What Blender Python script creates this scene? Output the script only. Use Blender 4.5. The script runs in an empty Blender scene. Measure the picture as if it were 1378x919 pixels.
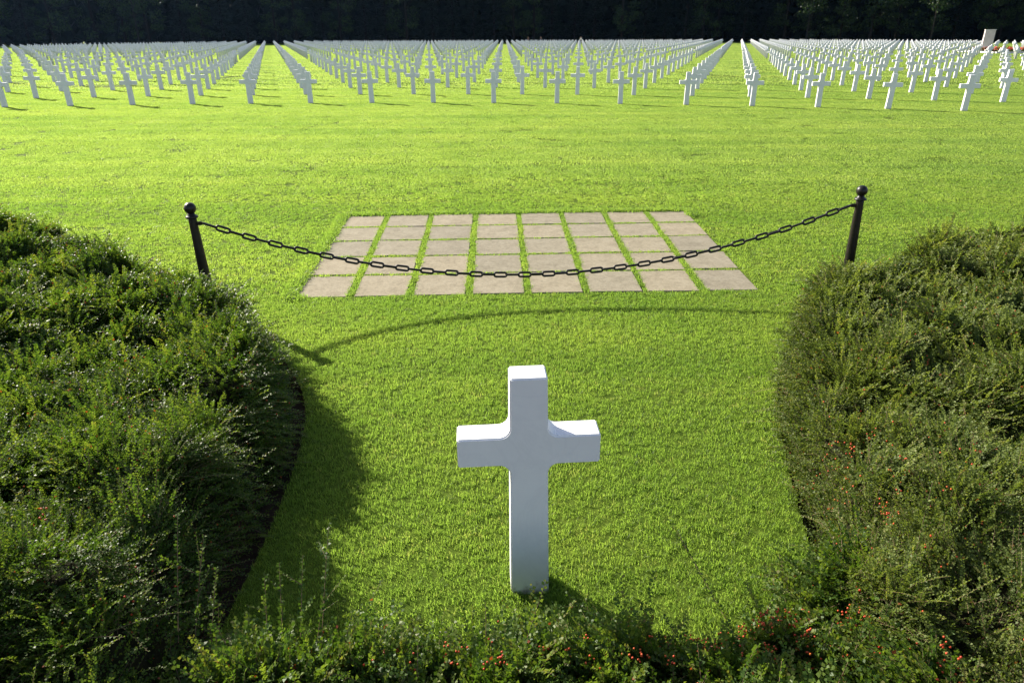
import bpy, bmesh, math, random
import numpy as np
from mathutils import Vector, Matrix
from mathutils.geometry import delaunay_2d_cdt

R = math.radians
rnd = random.Random(7)
rng = np.random.default_rng(11)
scene = bpy.context.scene
COL = scene.collection

# ------------------------------------------------------------------ helpers
def link(o, parent=None):
    COL.objects.link(o)
    if parent is not None:
        o.parent = parent
    return o

def tag(o, label=None, cat=None, group=None, kind=None):
    if label: o['label'] = label
    if cat: o['category'] = cat
    if group: o['group'] = group
    if kind: o['kind'] = kind
    return o

def empty(name, loc=(0, 0, 0), rz=0.0):
    o = bpy.data.objects.new(name, None)
    o.location = loc
    o.rotation_euler = (0, 0, rz)
    o.empty_display_size = 0.2
    return link(o)

def mesh_obj(name, me, mat=None, parent=None, smooth=False):
    o = bpy.data.objects.new(name, me)
    if mat: me.materials.append(mat)
    if smooth:
        me.polygons.foreach_set('use_smooth', [True] * len(me.polygons))
    return link(o, parent)

def bm_obj(name, bm, mat=None, parent=None, smooth=False):
    me = bpy.data.meshes.new(name)
    bm.to_mesh(me); bm.free()
    return mesh_obj(name, me, mat, parent, smooth)

def np_mesh(name, verts, faces, attr=None):
    """verts (N,3), faces (F,k) of one size k; attr: dict of face float arrays"""
    me = bpy.data.meshes.new(name)
    nv, nf, k = len(verts), len(faces), faces.shape[1]
    me.vertices.add(nv)
    me.vertices.foreach_set('co', np.ascontiguousarray(verts, dtype=np.float32).ravel())
    me.loops.add(nf * k)
    me.loops.foreach_set('vertex_index', np.ascontiguousarray(faces, dtype=np.int32).ravel())
    me.polygons.add(nf)
    me.polygons.foreach_set('loop_start', np.arange(0, nf * k, k, dtype=np.int32))
    me.polygons.foreach_set('loop_total', np.full(nf, k, dtype=np.int32))
    me.update(calc_edges=True)
    for n, a in (attr or {}).items():
        at = me.attributes.new(n, 'FLOAT', 'FACE')
        at.data.foreach_set('value', np.ascontiguousarray(a, dtype=np.float32))
    return me

def vnoise(x, y, scale, seed=0):
    """smooth lattice noise 0..1"""
    x = np.asarray(x) / scale + 1000.0; y = np.asarray(y) / scale + 1000.0
    xi = np.floor(x).astype(np.int64); yi = np.floor(y).astype(np.int64)
    fx = x - xi; fy = y - yi
    fx = fx * fx * (3 - 2 * fx); fy = fy * fy * (3 - 2 * fy)
    def hsh(a, b):
        h = (a * 374761393 + b * 668265263 + seed * 974634777) & 0xFFFFFFFF
        h = ((h ^ (h >> 13)) * 1274126177) & 0xFFFFFFFF
        return ((h ^ (h >> 16)) & 0xFFFF) / 65535.0
    return ((hsh(xi, yi) * (1 - fx) + hsh(xi + 1, yi) * fx) * (1 - fy)
            + (hsh(xi, yi + 1) * (1 - fx) + hsh(xi + 1, yi + 1) * fx) * fy)

def poly_dist(px, py, poly):
    """signed distance to polygon, positive inside"""
    px = np.asarray(px, float); py = np.asarray(py, float)
    d2 = np.full(px.shape, 1e18); ins = np.zeros(px.shape, bool)
    n = len(poly)
    for i in range(n):
        ax, ay = poly[i]; bx, by = poly[(i + 1) % n]
        ex, ey = bx - ax, by - ay
        t = np.clip(((px - ax) * ex + (py - ay) * ey) / (ex * ex + ey * ey), 0, 1)
        d2 = np.minimum(d2, (px - ax - t * ex) ** 2 + (py - ay - t * ey) ** 2)
        c = (ay > py) != (by > py)
        if ey != 0:
            ins ^= c & (px < ex * (py - ay) / ey + ax)
    return np.sqrt(d2) * np.where(ins, 1, -1)

def smooth_poly(pts, per=6):
    """open Catmull-Rom through pts"""
    out = []
    P = [Vector((*p, 0)) for p in pts]
    for i in range(len(P) - 1):
        p0 = P[max(i - 1, 0)]; p1 = P[i]; p2 = P[i + 1]; p3 = P[min(i + 2, len(P) - 1)]
        for k in range(per):
            t = k / per
            v = 0.5 * ((2 * p1) + (p2 - p0) * t + (2 * p0 - 5 * p1 + 4 * p2 - p3) * t * t + (3 * p1 - p0 - 3 * p2 + p3) * t ** 3)
            out.append((v.x, v.y))
    out.append(tuple(P[-1].xy))
    return out

# ------------------------------------------------------------------ materials
def new_mat(name):
    m = bpy.data.materials.new(name); m.use_nodes = True
    nt = m.node_tree; nt.nodes.clear()
    out = nt.nodes.new('ShaderNodeOutputMaterial')
    return m, nt, out

def N(nt, t, **kw):
    n = nt.nodes.new(t)
    for k, v in kw.items():
        if k in n.inputs: n.inputs[k].default_value = v
        else: setattr(n, k, v)
    return n

def ramp(nt, fac, stops):
    r = nt.nodes.new('ShaderNodeValToRGB')
    cr = r.color_ramp
    while len(cr.elements) < len(stops): cr.elements.new(0.5)
    for e, (p, c) in zip(cr.elements, stops):
        e.position = p; e.color = (*c, 1)
    nt.links.new(fac, r.inputs[0])
    return r.outputs[0]

def mixc(nt, fac, a, b, mode='MIX'):
    m = nt.nodes.new('ShaderNodeMix'); m.data_type = 'RGBA'; m.blend_type = mode
    for sock, v in ((m.inputs[0], fac), (m.inputs[6], a), (m.inputs[7], b)):
        if hasattr(v, 'is_linked'): nt.links.new(v, sock)
        elif isinstance(v, (int, float)): sock.default_value = v
        else: sock.default_value = (*v, 1)
    return m.outputs[2]

def noise(nt, scale, detail=4, vec=None, rough=0.6):
    n = N(nt, 'ShaderNodeTexNoise', Scale=scale, Detail=detail, Roughness=rough)
    if vec is not None: nt.links.new(vec, n.inputs['Vector'])
    return n.outputs['Fac']

def simple_mat(name, stops, scale=8, rough=0.6, bump=0.0, bscale=None, metallic=0.0, spec=0.5):
    m, nt, out = new_mat(name)
    geo = N(nt, 'ShaderNodeNewGeometry')
    f = noise(nt, scale, 5, geo.outputs['Position'])
    p = N(nt, 'ShaderNodeBsdfPrincipled', Roughness=rough, Metallic=metallic)
    p.inputs['Specular IOR Level'].default_value = spec
    nt.links.new(ramp(nt, f, stops), p.inputs['Base Color'])
    if bump:
        b = N(nt, 'ShaderNodeBump', Strength=bump, Distance=0.01)
        nt.links.new(noise(nt, bscale or scale * 4, 6, geo.outputs['Position']), b.inputs['Height'])
        nt.links.new(b.outputs[0], p.inputs['Normal'])
    nt.links.new(p.outputs[0], out.inputs[0])
    return m

def leaf_mat(name, stops, transl=(0.3, 0.4, 0.05), tfac=0.35, rough=0.35, spec=0.5, attr='tint', world_scale=None, world_stops=None, stripes=False):
    m, nt, out = new_mat(name)
    if attr == 'random':
        a = N(nt, 'ShaderNodeObjectInfo').outputs['Random']
    else:
        a = N(nt, 'ShaderNodeAttribute', attribute_name=attr).outputs['Fac']
    col = ramp(nt, a, stops)
    if world_scale:
        geo = N(nt, 'ShaderNodeNewGeometry')
        w = noise(nt, world_scale, 4, geo.outputs['Position'])
        col = mixc(nt, 1.0, col, ramp(nt, w, world_stops), 'MULTIPLY')
        if stripes:                # faint mower bands; light off leaning blades put into the colour
            vm = N(nt, 'ShaderNodeVectorMath', operation='MULTIPLY'); vm.inputs[1].default_value = (0.03, 1.0, 0.0)
            nt.links.new(geo.outputs['Position'], vm.inputs[0])
            col = mixc(nt, 1.0, col, ramp(nt, noise(nt, 0.9, 2, vm.outputs[0]), [(0.38, (0.86, 0.90, 0.88)), (0.60, (1.09, 1.05, 1.06))]), 'MULTIPLY')
    p = N(nt, 'ShaderNodeBsdfPrincipled', Roughness=rough)
    p.inputs['Specular IOR Level'].default_value = spec
    nt.links.new(col, p.inputs['Base Color'])
    t = N(nt, 'ShaderNodeBsdfTranslucent')
    nt.links.new(mixc(nt, 1.0, col, transl, 'MULTIPLY'), t.inputs[0])
    mx = N(nt, 'ShaderNodeMixShader', Fac=tfac)
    nt.links.new(p.outputs[0], mx.inputs[1]); nt.links.new(t.outputs[0], mx.inputs[2])
    nt.links.new(mx.outputs[0], out.inputs[0])
    return m

M = {}
def marble_mat():
    m, nt, out = new_mat('white_marble')
    tc = N(nt, 'ShaderNodeTexCoord'); oi = N(nt, 'ShaderNodeObjectInfo')
    P_ = tc.outputs['Object']
    base = ramp(nt, noise(nt, 4, 6, P_, 0.65), [(0.3, (0.77, 0.77, 0.775)), (0.7, (0.85, 0.85, 0.845))])
    w = N(nt, 'ShaderNodeTexNoise', Scale=2.2, Detail=8, Roughness=0.62, Distortion=1.6)
    nt.links.new(P_, w.inputs['Vector'])
    base = mixc(nt, 1.0, base, ramp(nt, w.outputs['Fac'], [(0.47, (1, 1, 1)), (0.50, (0.965, 0.965, 0.97)), (0.53, (1, 1, 1))]), 'MULTIPLY')
    base = mixc(nt, 1.0, base, ramp(nt, oi.outputs['Random'], [(0, (0.94, 0.945, 0.94)), (1, (1.03, 1.03, 1.03))]), 'MULTIPLY')
    # soil splashed on the foot
    sx = N(nt, 'ShaderNodeSeparateXYZ'); nt.links.new(P_, sx.inputs[0])
    ma = N(nt, 'ShaderNodeMath', operation='MULTIPLY_ADD'); nt.links.new(noise(nt, 28, 6, P_, 0.7), ma.inputs[0]); ma.inputs[1].default_value = 0.22
    nt.links.new(sx.outputs['Z'], ma.inputs[2])
    d = ramp(nt, ma.outputs[0], [(0.10, (1, 1, 1)), (0.17, (0, 0, 0))])
    base = mixc(nt, d, base, (0.40, 0.36, 0.29))
    p = N(nt, 'ShaderNodeBsdfPrincipled', Roughness=0.5); p.inputs['Specular IOR Level'].default_value = 0.35
    b = N(nt, 'ShaderNodeBump', Strength=0.06, Distance=0.004)
    nt.links.new(noise(nt, 90, 5, P_), b.inputs['Height']); nt.links.new(b.outputs[0], p.inputs['Normal'])
    nt.links.new(base, p.inputs['Base Color']); nt.links.new(p.outputs[0], out.inputs[0])
    return m
M['marble'] = marble_mat()
M['iron'] = simple_mat('black_iron', [(0.3, (0.006, 0.005, 0.0045)), (0.6, (0.014, 0.011, 0.009)), (0.85, (0.040, 0.020, 0.011))], 25, 0.38, 0.15, 90, spec=0.35)
M['soil'] = simple_mat('soil', [(0.3, (0.030, 0.020, 0.014)), (0.7, (0.075, 0.052, 0.036))], 12, 0.95, 0.8, 60, spec=0.1)
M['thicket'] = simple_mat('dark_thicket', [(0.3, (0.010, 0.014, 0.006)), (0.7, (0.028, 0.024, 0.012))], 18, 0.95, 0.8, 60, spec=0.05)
M['bark'] = simple_mat('bark', [(0.3, (0.010, 0.009, 0.007)), (0.7, (0.026, 0.022, 0.017))], 3, 0.9, 0.6, 12, spec=0.1)
M['pale_bark'] = simple_mat('pale_bark', [(0.3, (0.022, 0.02, 0.017)), (0.7, (0.05, 0.046, 0.038))], 3, 0.9, 0.6, 12, spec=0.1)
M['twig'] = simple_mat('twig', [(0.3, (0.10, 0.062, 0.036)), (0.7, (0.24, 0.17, 0.10))], 9, 0.7, spec=0.3)
M['berry'] = simple_mat('red_berry', [(0.3, (0.34, 0.025, 0.012)), (0.52, (0.50, 0.070, 0.020)), (0.75, (0.56, 0.17, 0.035))], 40, 0.34, spec=0.35)
M['pinkstone'] = simple_mat('pale_pink_stone', [(0.3, (0.60, 0.52, 0.50)), (0.7, (0.70, 0.63, 0.60))], 1.5, 0.7, 0.1, 12)
M['kerbstone'] = simple_mat('kerb_stone', [(0.3, (0.55, 0.53, 0.50)), (0.7, (0.66, 0.64, 0.60))], 3, 0.8)
M['flower'] = simple_mat('red_flower', [(0.35, (0.50, 0.03, 0.02)), (0.65, (0.55, 0.12, 0.03))], 2, 0.7)
M['foliage_low'] = simple_mat('bedding_foliage', [(0.3, (0.03, 0.06, 0.015)), (0.7, (0.06, 0.10, 0.03))], 3, 0.8)
M['skin'] = simple_mat('skin', [(0.3, (0.42, 0.25, 0.18)), (0.7, (0.50, 0.31, 0.23))], 4, 0.6)
M['hair'] = simple_mat('brown_hair', [(0.3, (0.03, 0.018, 0.010)), (0.7, (0.07, 0.04, 0.022))], 20, 0.6)
M['cream'] = simple_mat('cream_cloth', [(0.3, (0.66, 0.62, 0.55)), (0.7, (0.74, 0.70, 0.64))], 6, 0.85)
M['brown_cloth'] = simple_mat('brown_cloth', [(0.3, (0.10, 0.05, 0.035)), (0.7, (0.16, 0.085, 0.06))], 6, 0.85)
M['dark_cloth'] = simple_mat('dark_cloth', [(0.3, (0.012, 0.013, 0.018)), (0.7, (0.025, 0.026, 0.034))], 6, 0.85)

GWF = [(0.30, (0.86, 0.92, 0.9)), (0.5, (1.0, 1.0, 1.0)), (0.72, (1.12, 1.05, 1.1))]
GW = [(0.30, (0.84, 0.92, 0.84)), (0.5, (1.0, 1.0, 1.0)), (0.72, (1.12, 1.05, 1.04))]
M['grass'] = leaf_mat('grass_blade', [(0.0, (0.134, 0.205, 0.044)), (0.5, (0.157, 0.236, 0.052)), (0.95, (0.180, 0.256, 0.062)), (1.0, (0.24, 0.25, 0.10))],
                      transl=(2.15, 2.2, 1.2), tfac=0.62, rough=0.45, spec=0.25, attr='random', world_scale=0.55, world_stops=GW, stripes=True)
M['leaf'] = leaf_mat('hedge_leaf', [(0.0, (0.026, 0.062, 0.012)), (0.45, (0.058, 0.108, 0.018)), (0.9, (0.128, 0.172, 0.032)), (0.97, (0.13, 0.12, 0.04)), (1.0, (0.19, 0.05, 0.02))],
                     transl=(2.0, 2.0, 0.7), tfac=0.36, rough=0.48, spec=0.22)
M['far_lit_grass'] = leaf_mat('far_lit_blade', [(0.0, (0.160, 0.232, 0.058)), (0.5, (0.182, 0.256, 0.066)), (1.0, (0.206, 0.276, 0.076))],  # lighter copy of grass; backlit glow of distant turf put into the colour
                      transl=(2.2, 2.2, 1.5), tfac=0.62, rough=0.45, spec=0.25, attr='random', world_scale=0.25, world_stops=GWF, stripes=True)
M['mid_lit_grass'] = leaf_mat('mid_lit_blade', [(0.0, (0.140, 0.212, 0.048)), (0.5, (0.165, 0.238, 0.056)), (1.0, (0.190, 0.260, 0.066))],  # step between near and far grass; part of that glow in its colour
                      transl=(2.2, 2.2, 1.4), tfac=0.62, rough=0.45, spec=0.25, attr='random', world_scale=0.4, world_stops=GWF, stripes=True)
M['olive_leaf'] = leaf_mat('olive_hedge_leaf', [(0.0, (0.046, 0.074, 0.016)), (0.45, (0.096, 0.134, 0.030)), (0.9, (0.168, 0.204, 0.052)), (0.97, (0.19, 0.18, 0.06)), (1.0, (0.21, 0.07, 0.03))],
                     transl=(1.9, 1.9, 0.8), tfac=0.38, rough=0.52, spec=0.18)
M['tree_leaf'] = leaf_mat('tree_leaf', [(0.0, (0.010, 0.025, 0.009)), (0.6, (0.024, 0.048, 0.014)), (1.0, (0.052, 0.080, 0.022))],
                          transl=(1.6, 1.8, 0.6), tfac=0.25, rough=0.5, spec=0.2)
M['conifer_leaf'] = leaf_mat('conifer_needle', [(0.0, (0.005, 0.012, 0.008)), (1.0, (0.013, 0.026, 0.014))],
                             transl=(1.4, 1.6, 0.6), tfac=0.12, rough=0.6, spec=0.15)

def ground_mat():
    m, nt, out = new_mat('lawn_ground')
    geo = N(nt, 'ShaderNodeNewGeometry')
    f1 = noise(nt, 0.5, 5, geo.outputs['Position'])
    f2 = noise(nt, 30, 6, geo.outputs['Position'])
    c1 = ramp(nt, f1, [(0.3, (0.060, 0.105, 0.012)), (0.7, (0.105, 0.150, 0.020))])
    c2 = ramp(nt, f2, [(0.3, (0.55, 0.6, 0.5)), (0.65, (1.1, 1.05, 1.0))])
    p = N(nt, 'ShaderNodeBsdfPrincipled', Roughness=0.95)
    p.inputs['Specular IOR Level'].default_value = 0.05
    nt.links.new(mixc(nt, 1.0, c1, c2, 'MULTIPLY'), p.inputs['Base Color'])
    nt.links.new(p.outputs[0], out.inputs[0])
    return m
M['ground'] = ground_mat()

def slab_mat():
    m, nt, out = new_mat('sandstone_paving')
    geo = N(nt, 'ShaderNodeNewGeometry'); oi = N(nt, 'ShaderNodeObjectInfo')
    f1 = noise(nt, 5, 6, geo.outputs['Position'], 0.7)
    f2 = noise(nt, 90, 4, geo.outputs['Position'], 0.7)
    base = ramp(nt, f1, [(0.25, (0.200, 0.178, 0.124)), (0.48, (0.272, 0.245, 0.174)), (0.8, (0.330, 0.302, 0.226))])
    base = mixc(nt, 1.0, base, ramp(nt, noise(nt, 26, 5, geo.outputs['Position'], 0.75), [(0.36, (0.80, 0.79, 0.77)), (0.52, (1, 1, 1)), (0.7, (1.08, 1.07, 1.05))]), 'MULTIPLY')
    c = mixc(nt, 1.0, base, ramp(nt, oi.outputs['Random'], [(0, (0.82, 0.82, 0.83)), (0.5, (0.98, 0.97, 0.95)), (1, (1.10, 1.05, 0.98))]), 'MULTIPLY')
    c = mixc(nt, 1.0, c, ramp(nt, f2, [(0.32, (0.72, 0.70, 0.68)), (0.5, (1, 1, 1))]), 'MULTIPLY')
    p = N(nt, 'ShaderNodeBsdfPrincipled', Roughness=0.85)
    p.inputs['Specular IOR Level'].default_value = 0.2
    b = N(nt, 'ShaderNodeBump', Strength=0.35, Distance=0.006)
    nt.links.new(noise(nt, 40, 6, geo.outputs['Position']), b.inputs['Height'])
    nt.links.new(b.outputs[0], p.inputs['Normal'])
    nt.links.new(c, p.inputs['Base Color'])
    nt.links.new(p.outputs[0], out.inputs[0])
    return m
M['slab'] = slab_mat()

# ------------------------------------------------------------------ camera, light
CAM_H = 2.3
PITCH, ROLL = 24.22, 0.2
SUN_EL, SUN_AZ = 28.5, 50.0          # sun to the left of straight ahead, behind the field

cam_d = bpy.data.cameras.new('camera'); cam = bpy.data.objects.new('camera', cam_d); link(cam)
cam_d.sensor_width = 36.0; cam_d.lens = 918.0 / 1378.0 * 36.0
cam_d.clip_start = 0.05; cam_d.clip_end = 6000
cam.matrix_world = Matrix.Translation((0, 0, CAM_H)) @ Matrix.Rotation(R(90 - PITCH), 4, 'X') @ Matrix.Rotation(R(-ROLL), 4, 'Z')
scene.camera = cam

world = bpy.data.worlds.new('World'); scene.world = world; world.use_nodes = True
wn = world.node_tree; wn.nodes.clear()
sky = wn.nodes.new('ShaderNodeTexSky'); sky.sky_type = 'NISHITA'; sky.sun_disc = False
sky.sun_elevation = R(SUN_EL); sky.sun_rotation = R(-SUN_AZ)
bg = wn.nodes.new('ShaderNodeBackground'); bg.inputs['Strength'].default_value = 0.092
wo = wn.nodes.new('ShaderNodeOutputWorld')
wn.links.new(mixc(wn, 1.0, sky.outputs[0], (1.14, 0.985, 0.93), 'MULTIPLY'), bg.inputs[0]); wn.links.new(bg.outputs[0], wo.inputs[0])

sd = bpy.data.lights.new('sun', 'SUN'); sd.energy = 5.0; sd.angle = R(0.53); sd.color = (1.0, 0.93, 0.82)
sun = bpy.data.objects.new('sun', sd); link(sun)
sv = Vector((-math.sin(R(SUN_AZ)) * math.cos(R(SUN_EL)), math.cos(R(SUN_AZ)) * math.cos(R(SUN_EL)), math.sin(R(SUN_EL))))
sun.rotation_euler = sv.to_track_quat('Z', 'Y').to_euler()
sun.location = sv * 60

scene.view_settings.view_transform = 'Standard'
scene.view_settings.look = 'None'
scene.view_settings.exposure = 1.2
scene.view_settings.gamma = 1.0
scene.view_settings.use_curve_mapping = False
scene.cycles.use_denoising = True
scene.cycles.max_bounces = 8
scene.cycles.transmission_bounces = 4
scene.cycles.diffuse_bounces = 3
scene.cycles.glossy_bounces = 2

# ------------------------------------------------------------------ setting: ground and planting beds
LAWN_L = [(-1.24, 1.2), (-1.24, 2.2), (-1.24, 2.84), (-1.30, 3.55), (-1.43, 4.12), (-1.72, 4.70), (-2.10, 5.22), (-2.55, 5.68), (-3.15, 6.25), (-4.1, 7.0), (-5.2, 7.75), (-6.8, 8.5), (-11, 9.8)]
LAWN_R = [(1.42, 1.2), (1.42, 2.2), (1.46, 2.62), (1.58, 3.22), (1.80, 4.05), (2.08, 4.72), (2.42, 5.30), (2.85, 5.85), (3.45, 6.45), (4.3, 7.2), (5.3, 7.9), (6.9, 8.7), (11, 9.9)]
LAWN_L = smooth_poly(LAWN_L); LAWN_R = smooth_poly(LAWN_R)
BED_L = LAWN_L + [(-11, 0.2), (-1.24, 0.2)]
BED_R = LAWN_R + [(11, 0.2), (1.42, 0.2)]
FRONT_EDGE = smooth_poly([(-1.24, 1.88), (-0.9, 1.98), (-0.3, 2.03), (0.3, 2.05), (0.85, 2.07), (1.13, 2.2), (1.38, 2.46), (1.455, 2.53)])
BED_F = FRONT_EDGE + [(1.455, 0.2), (-1.24, 0.2)]
LAWN_L = [p for p in LAWN_L if p[1] > 2.1]; LAWN_R = [p for p in LAWN_R if p[1] > 2.54]
FRONT_EDGE_LAWN = FRONT_EDGE

def flat_poly(name, poly, z, mat):
    bm = bmesh.new()
    f = bm.faces.new([bm.verts.new((x, y, z)) for x, y in poly])
    if f.normal.z < 0: f.normal_flip()
    bmesh.ops.triangulate(bm, faces=bm.faces[:])
    return tag(bm_obj(name, bm, mat), kind='structure')
BED_Z = -0.085
flat_poly('soil', [(-2500, -300), (2500, -300), (2500, 12), (-2500, 12)], BED_Z, M['soil'])
LAWN = LAWN_L[::-1][:-1] + FRONT_EDGE_LAWN + LAWN_R[1:]
ring = LAWN + [(11, 10), (-11, 10)]
tv2, _, tf2, *_ = delaunay_2d_cdt([Vector(p) for p in ring], [], [list(range(len(ring)))], 1, 1e-6)
bm = bmesh.new()
gv = [bm.verts.new((p.x, p.y, 0)) for p in tv2]
for f in tf2:
    bm.faces.new([gv[i] for i in f])
bm.faces.new([bm.verts.new(v) for v in ((-2500, 10, 0), (2500, 10, 0), (2500, 2500, 0), (-2500, 2500, 0))])
for f in bm.faces:
    f.normal_update()
    if f.normal.z < 0: f.normal_flip()
tag(bm_obj('ground', bm, M['ground']), kind='structure')
bm = bmesh.new()                     # the cut edge of the turf
edge = LAWN
for (ax, ay), (bx, by) in zip(edge, edge[1:]):
    bm.faces.new([bm.verts.new(v) for v in ((ax, ay, BED_Z), (bx, by, BED_Z), (bx, by, -0.001), (ax, ay, -0.001))])
tag(bm_obj('turf_edge', bm, M['soil']), kind='structure')

# ------------------------------------------------------------------ paving stones
QTL, QTR, QBL, QBR = (np.array(v) for v in ((-2.28, 9.36), (2.47, 9.60), (-2.10, 6.15), (2.42, 6.32)))
def quad_pt(u, v):
    return (QBL * (1 - u) + QBR * u) * (1 - v) + (QTL * (1 - u) + QTR * u) * v
NC, NR = 8, 5
GX, GY = 0.066, 0.038
ROWN = ['front', 'second', 'middle', 'fourth', 'back']
ORD = ['first', 'second', 'third', 'fourth', 'fifth', 'sixth', 'seventh', 'eighth', 'ninth', 'tenth', 'eleventh', 'twelfth', 'thirteenth', 'fourteenth',
       'fifteenth', 'sixteenth', 'seventeenth', 'eighteenth', 'nineteenth', 'twentieth'] + ['twenty-' + w for w in
       ['first', 'second', 'third', 'fourth', 'fifth', 'sixth', 'seventh', 'eighth', 'ninth']] + ['thirtieth']
slab_polys = []
wT, dT = 4.6, 3.22
for r in range(NR):
    for c in range(NC):
        u0 = (c * (wT + GX) / NC) / wT; u1 = u0 + ((wT + GX) / NC - GX) / wT
        v0 = (r * (dT + GY) / NR) / dT; v1 = v0 + ((dT + GY) / NR - GY) / dT
        cs = [quad_pt(u0, v0), quad_pt(u1, v0), quad_pt(u1, v1), quad_pt(u0, v1)]
        cs = [p + np.array([rnd.uniform(-.008, .008), rnd.uniform(-.008, .008)]) for p in cs]
        slab_polys.append([tuple(p) for p in cs])
        cen = sum(cs) / 4
        bm = bmesh.new()
        top = 0.010 + rnd.uniform(-.003, .003)
        vs = [bm.verts.new((p[0] - cen[0], p[1] - cen[1], -0.03)) for p in cs]
        vt = [bm.verts.new((p[0] - cen[0], p[1] - cen[1], top + rnd.uniform(-.002, .002))) for p in cs]
        bm.faces.new(vt); bm.faces.new(vs[::-1])
        for i in range(4):
            j = (i + 1) % 4; bm.faces.new((vs[i], vs[j], vt[j], vt[i]))
        bmesh.ops.bevel(bm, geom=[e for e in bm.edges], offset=0.006, segments=2, affect='EDGES')
        o = bm_obj('paving_stone', bm, M['slab']); o.location = (cen[0], cen[1], 0)
        h = c if c < 4 else NC - 1 - c; side = 'left' if c < 4 else 'right'
        tag(o, f'beige sandstone paving stone in the {ROWN[r]} row, {ORD[h]} from the {side} end', 'paving stone', 'paving stones set in the lawn')

# ------------------------------------------------------------------ crosses
def cross_mesh(name='marble_cross', bev=0.005, seg=2, fil=4):
    wb, wt, top = 0.085, 0.074, 1.09
    a0, a1, span, rf = 0.692, 0.825, 0.291, 0.045
    def hw(z): return wb + (wt - wb) * z / top
    right = [(hw(-0.2), -0.2)]
    def fillet(cx, cz, s, e):
        for k in range(fil + 1):
            a = R(s + (e - s) * k / fil)
            right.append((cx + rf * math.cos(a), cz + rf * math.sin(a)))
    # inner corners are rounded: the lower one then the upper one
    fillet(hw(a0) + rf, a0 - rf, 180, 90)
    right.append((span, a0)); right.append((span, a1))
    fillet(hw(a1) + rf, a1 + rf, 270, 180)
    right.append((hw(top), top))
    outline = right + [(-x, z) for x, z in right[::-1]]
    bm = bmesh.new(); d = 0.06
    fv = [bm.verts.new((x, -d, z)) for x, z in outline]
    bv = [bm.verts.new((x, d, z)) for x, z in outline]
    ff = bm.faces.new(fv); bf = bm.faces.new(bv[::-1])
    n = len(outline)
    for i in range(n):
        j = (i + 1) % n
        bm.faces.new((fv[j], fv[i], bv[i], bv[j]))
    bmesh.ops.recalc_face_normals(bm, faces=bm.faces[:])
    if bev:
        es = [e for e in bm.edges if len(e.link_faces) == 2 and e.calc_face_angle(0) > R(40)]
        bmesh.ops.bevel(bm, geom=es, offset=bev, segments=seg, affect='EDGES')
    bmesh.ops.triangulate(bm, faces=[f for f in bm.faces if len(f.verts) > 4])
    me = bpy.data.meshes.new(name); bm.to_mesh(me); bm.free()
    return me

me = cross_mesh('marble_cross', 0.006, 3, 8)
o = mesh_obj('marble_cross', me, M['marble'])
o.location = (0.074, 2.40, 0); o.rotation_euler = (0, R(-0.7), R(3.2))
tag(o, 'large white marble cross standing alone on the near lawn behind the low hedge', 'cross')

# the field: rows on wide arcs, each row one cross longer than the one before it
ROW0, PITCH_R, RAD, AX = 26.6, 3.9, 60.0, -5.8
CEN = Vector((AX, ROW0 - RAD))
def arc_y(n, x):
    rr = RAD + PITCH_R * n + (5.0 if n >= 12 else 0)
    return CEN.y + math.sqrt(max(rr * rr - (x - CEN.x) ** 2, 0.0))
def edge_x(n, side):
    # where the mall's centre line meets row n
    x = -8.47 if side < 0 else 7.26
    for _ in range(30):
        y = arc_y(n, x)
        x = -8.47 - 0.325 * (y - 26.5) if side < 0 else 7.26 + 0.306 * (y - 25.2)
    return x
HALF = 1.09
crosses = []       # (distance, x, y, yaw, label)
PYLON = (66.6, 104.0)
def inside_field(x, y):
    t = x / y
    if t < -0.34: ymax = 100 + (t + 0.80) * 185
    elif t > 0.34: ymax = 188 - (t - 0.31) * 140
    else: ymax = 189
    if math.hypot(x - PYLON[0], y - PYLON[1]) < 5: return False
    if 57 < x < 85 and 84 < y < 99: return False
    return y < ymax and abs(x) < 0.86 * y + 2.5
for n in range(44):
    xl, xr = edge_x(n, -1), edge_x(n, 1)
    a, b = xl + HALF, xr - HALF
    cnt = 7 + n + (1 if n >= 12 else 0)
    for k in range(cnt):
        x = a + (b - a) * k / (cnt - 1)
        if k > cnt // 2: lab = f'{ORD[min(cnt - 1 - k, 29)]} left of the right grass aisle'
        else: lab = f'{ORD[min(k, 29)]} right of the left grass aisle'
        crosses.append((n, x, lab))
    for side, x0, step in ((-1, xl - HALF, 2.10), (1, xr + HALF, 2.10)):
        for k in range(75):
            # step along the arc
            x = x0 + side * step * k * (0.985 if side < 0 else 0.985)
            crosses.append((n, x, f'{ORD[min(k, 29)]} {"left" if side < 0 else "right"} of the {"left" if side < 0 else "right"} grass aisle'))
allc = []
for n, x, lab in crosses:
    y = arc_y(n, x)
    if not inside_field(x, y): continue
    yaw = math.atan2(-(x - CEN.x), (y - CEN.y)) * 0.55
    allc.append((math.hypot(x, y), x, y, yaw, n, lab))
allc.sort(key=lambda c: (abs(c[1]) > 0.77 * c[2] + 0.5, c[0]))     # what the view holds first, nearest first
far_me = cross_mesh('marble_cross', 0.006, 1, 3)
far_me.materials.append(M['marble'])
proto = None
for d, x, y, yaw, n, lab in allc[:300]:
    o = bpy.data.objects.new('marble_cross', far_me) if proto is None else proto.copy()
    proto = proto or o
    link(o)
    o.location = (x + rnd.uniform(-.02, .02), y + rnd.uniform(-.02, .02), 0)
    o.rotation_euler = (R(rnd.uniform(-.9, .9)), R(rnd.uniform(-.9, .9)), yaw + R(rnd.uniform(-1.5, 1.5)))
    tag(o, f'white marble cross in the {ORD[n]} row, {lab}', 'cross', 'white marble crosses in the grave field')
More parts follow.
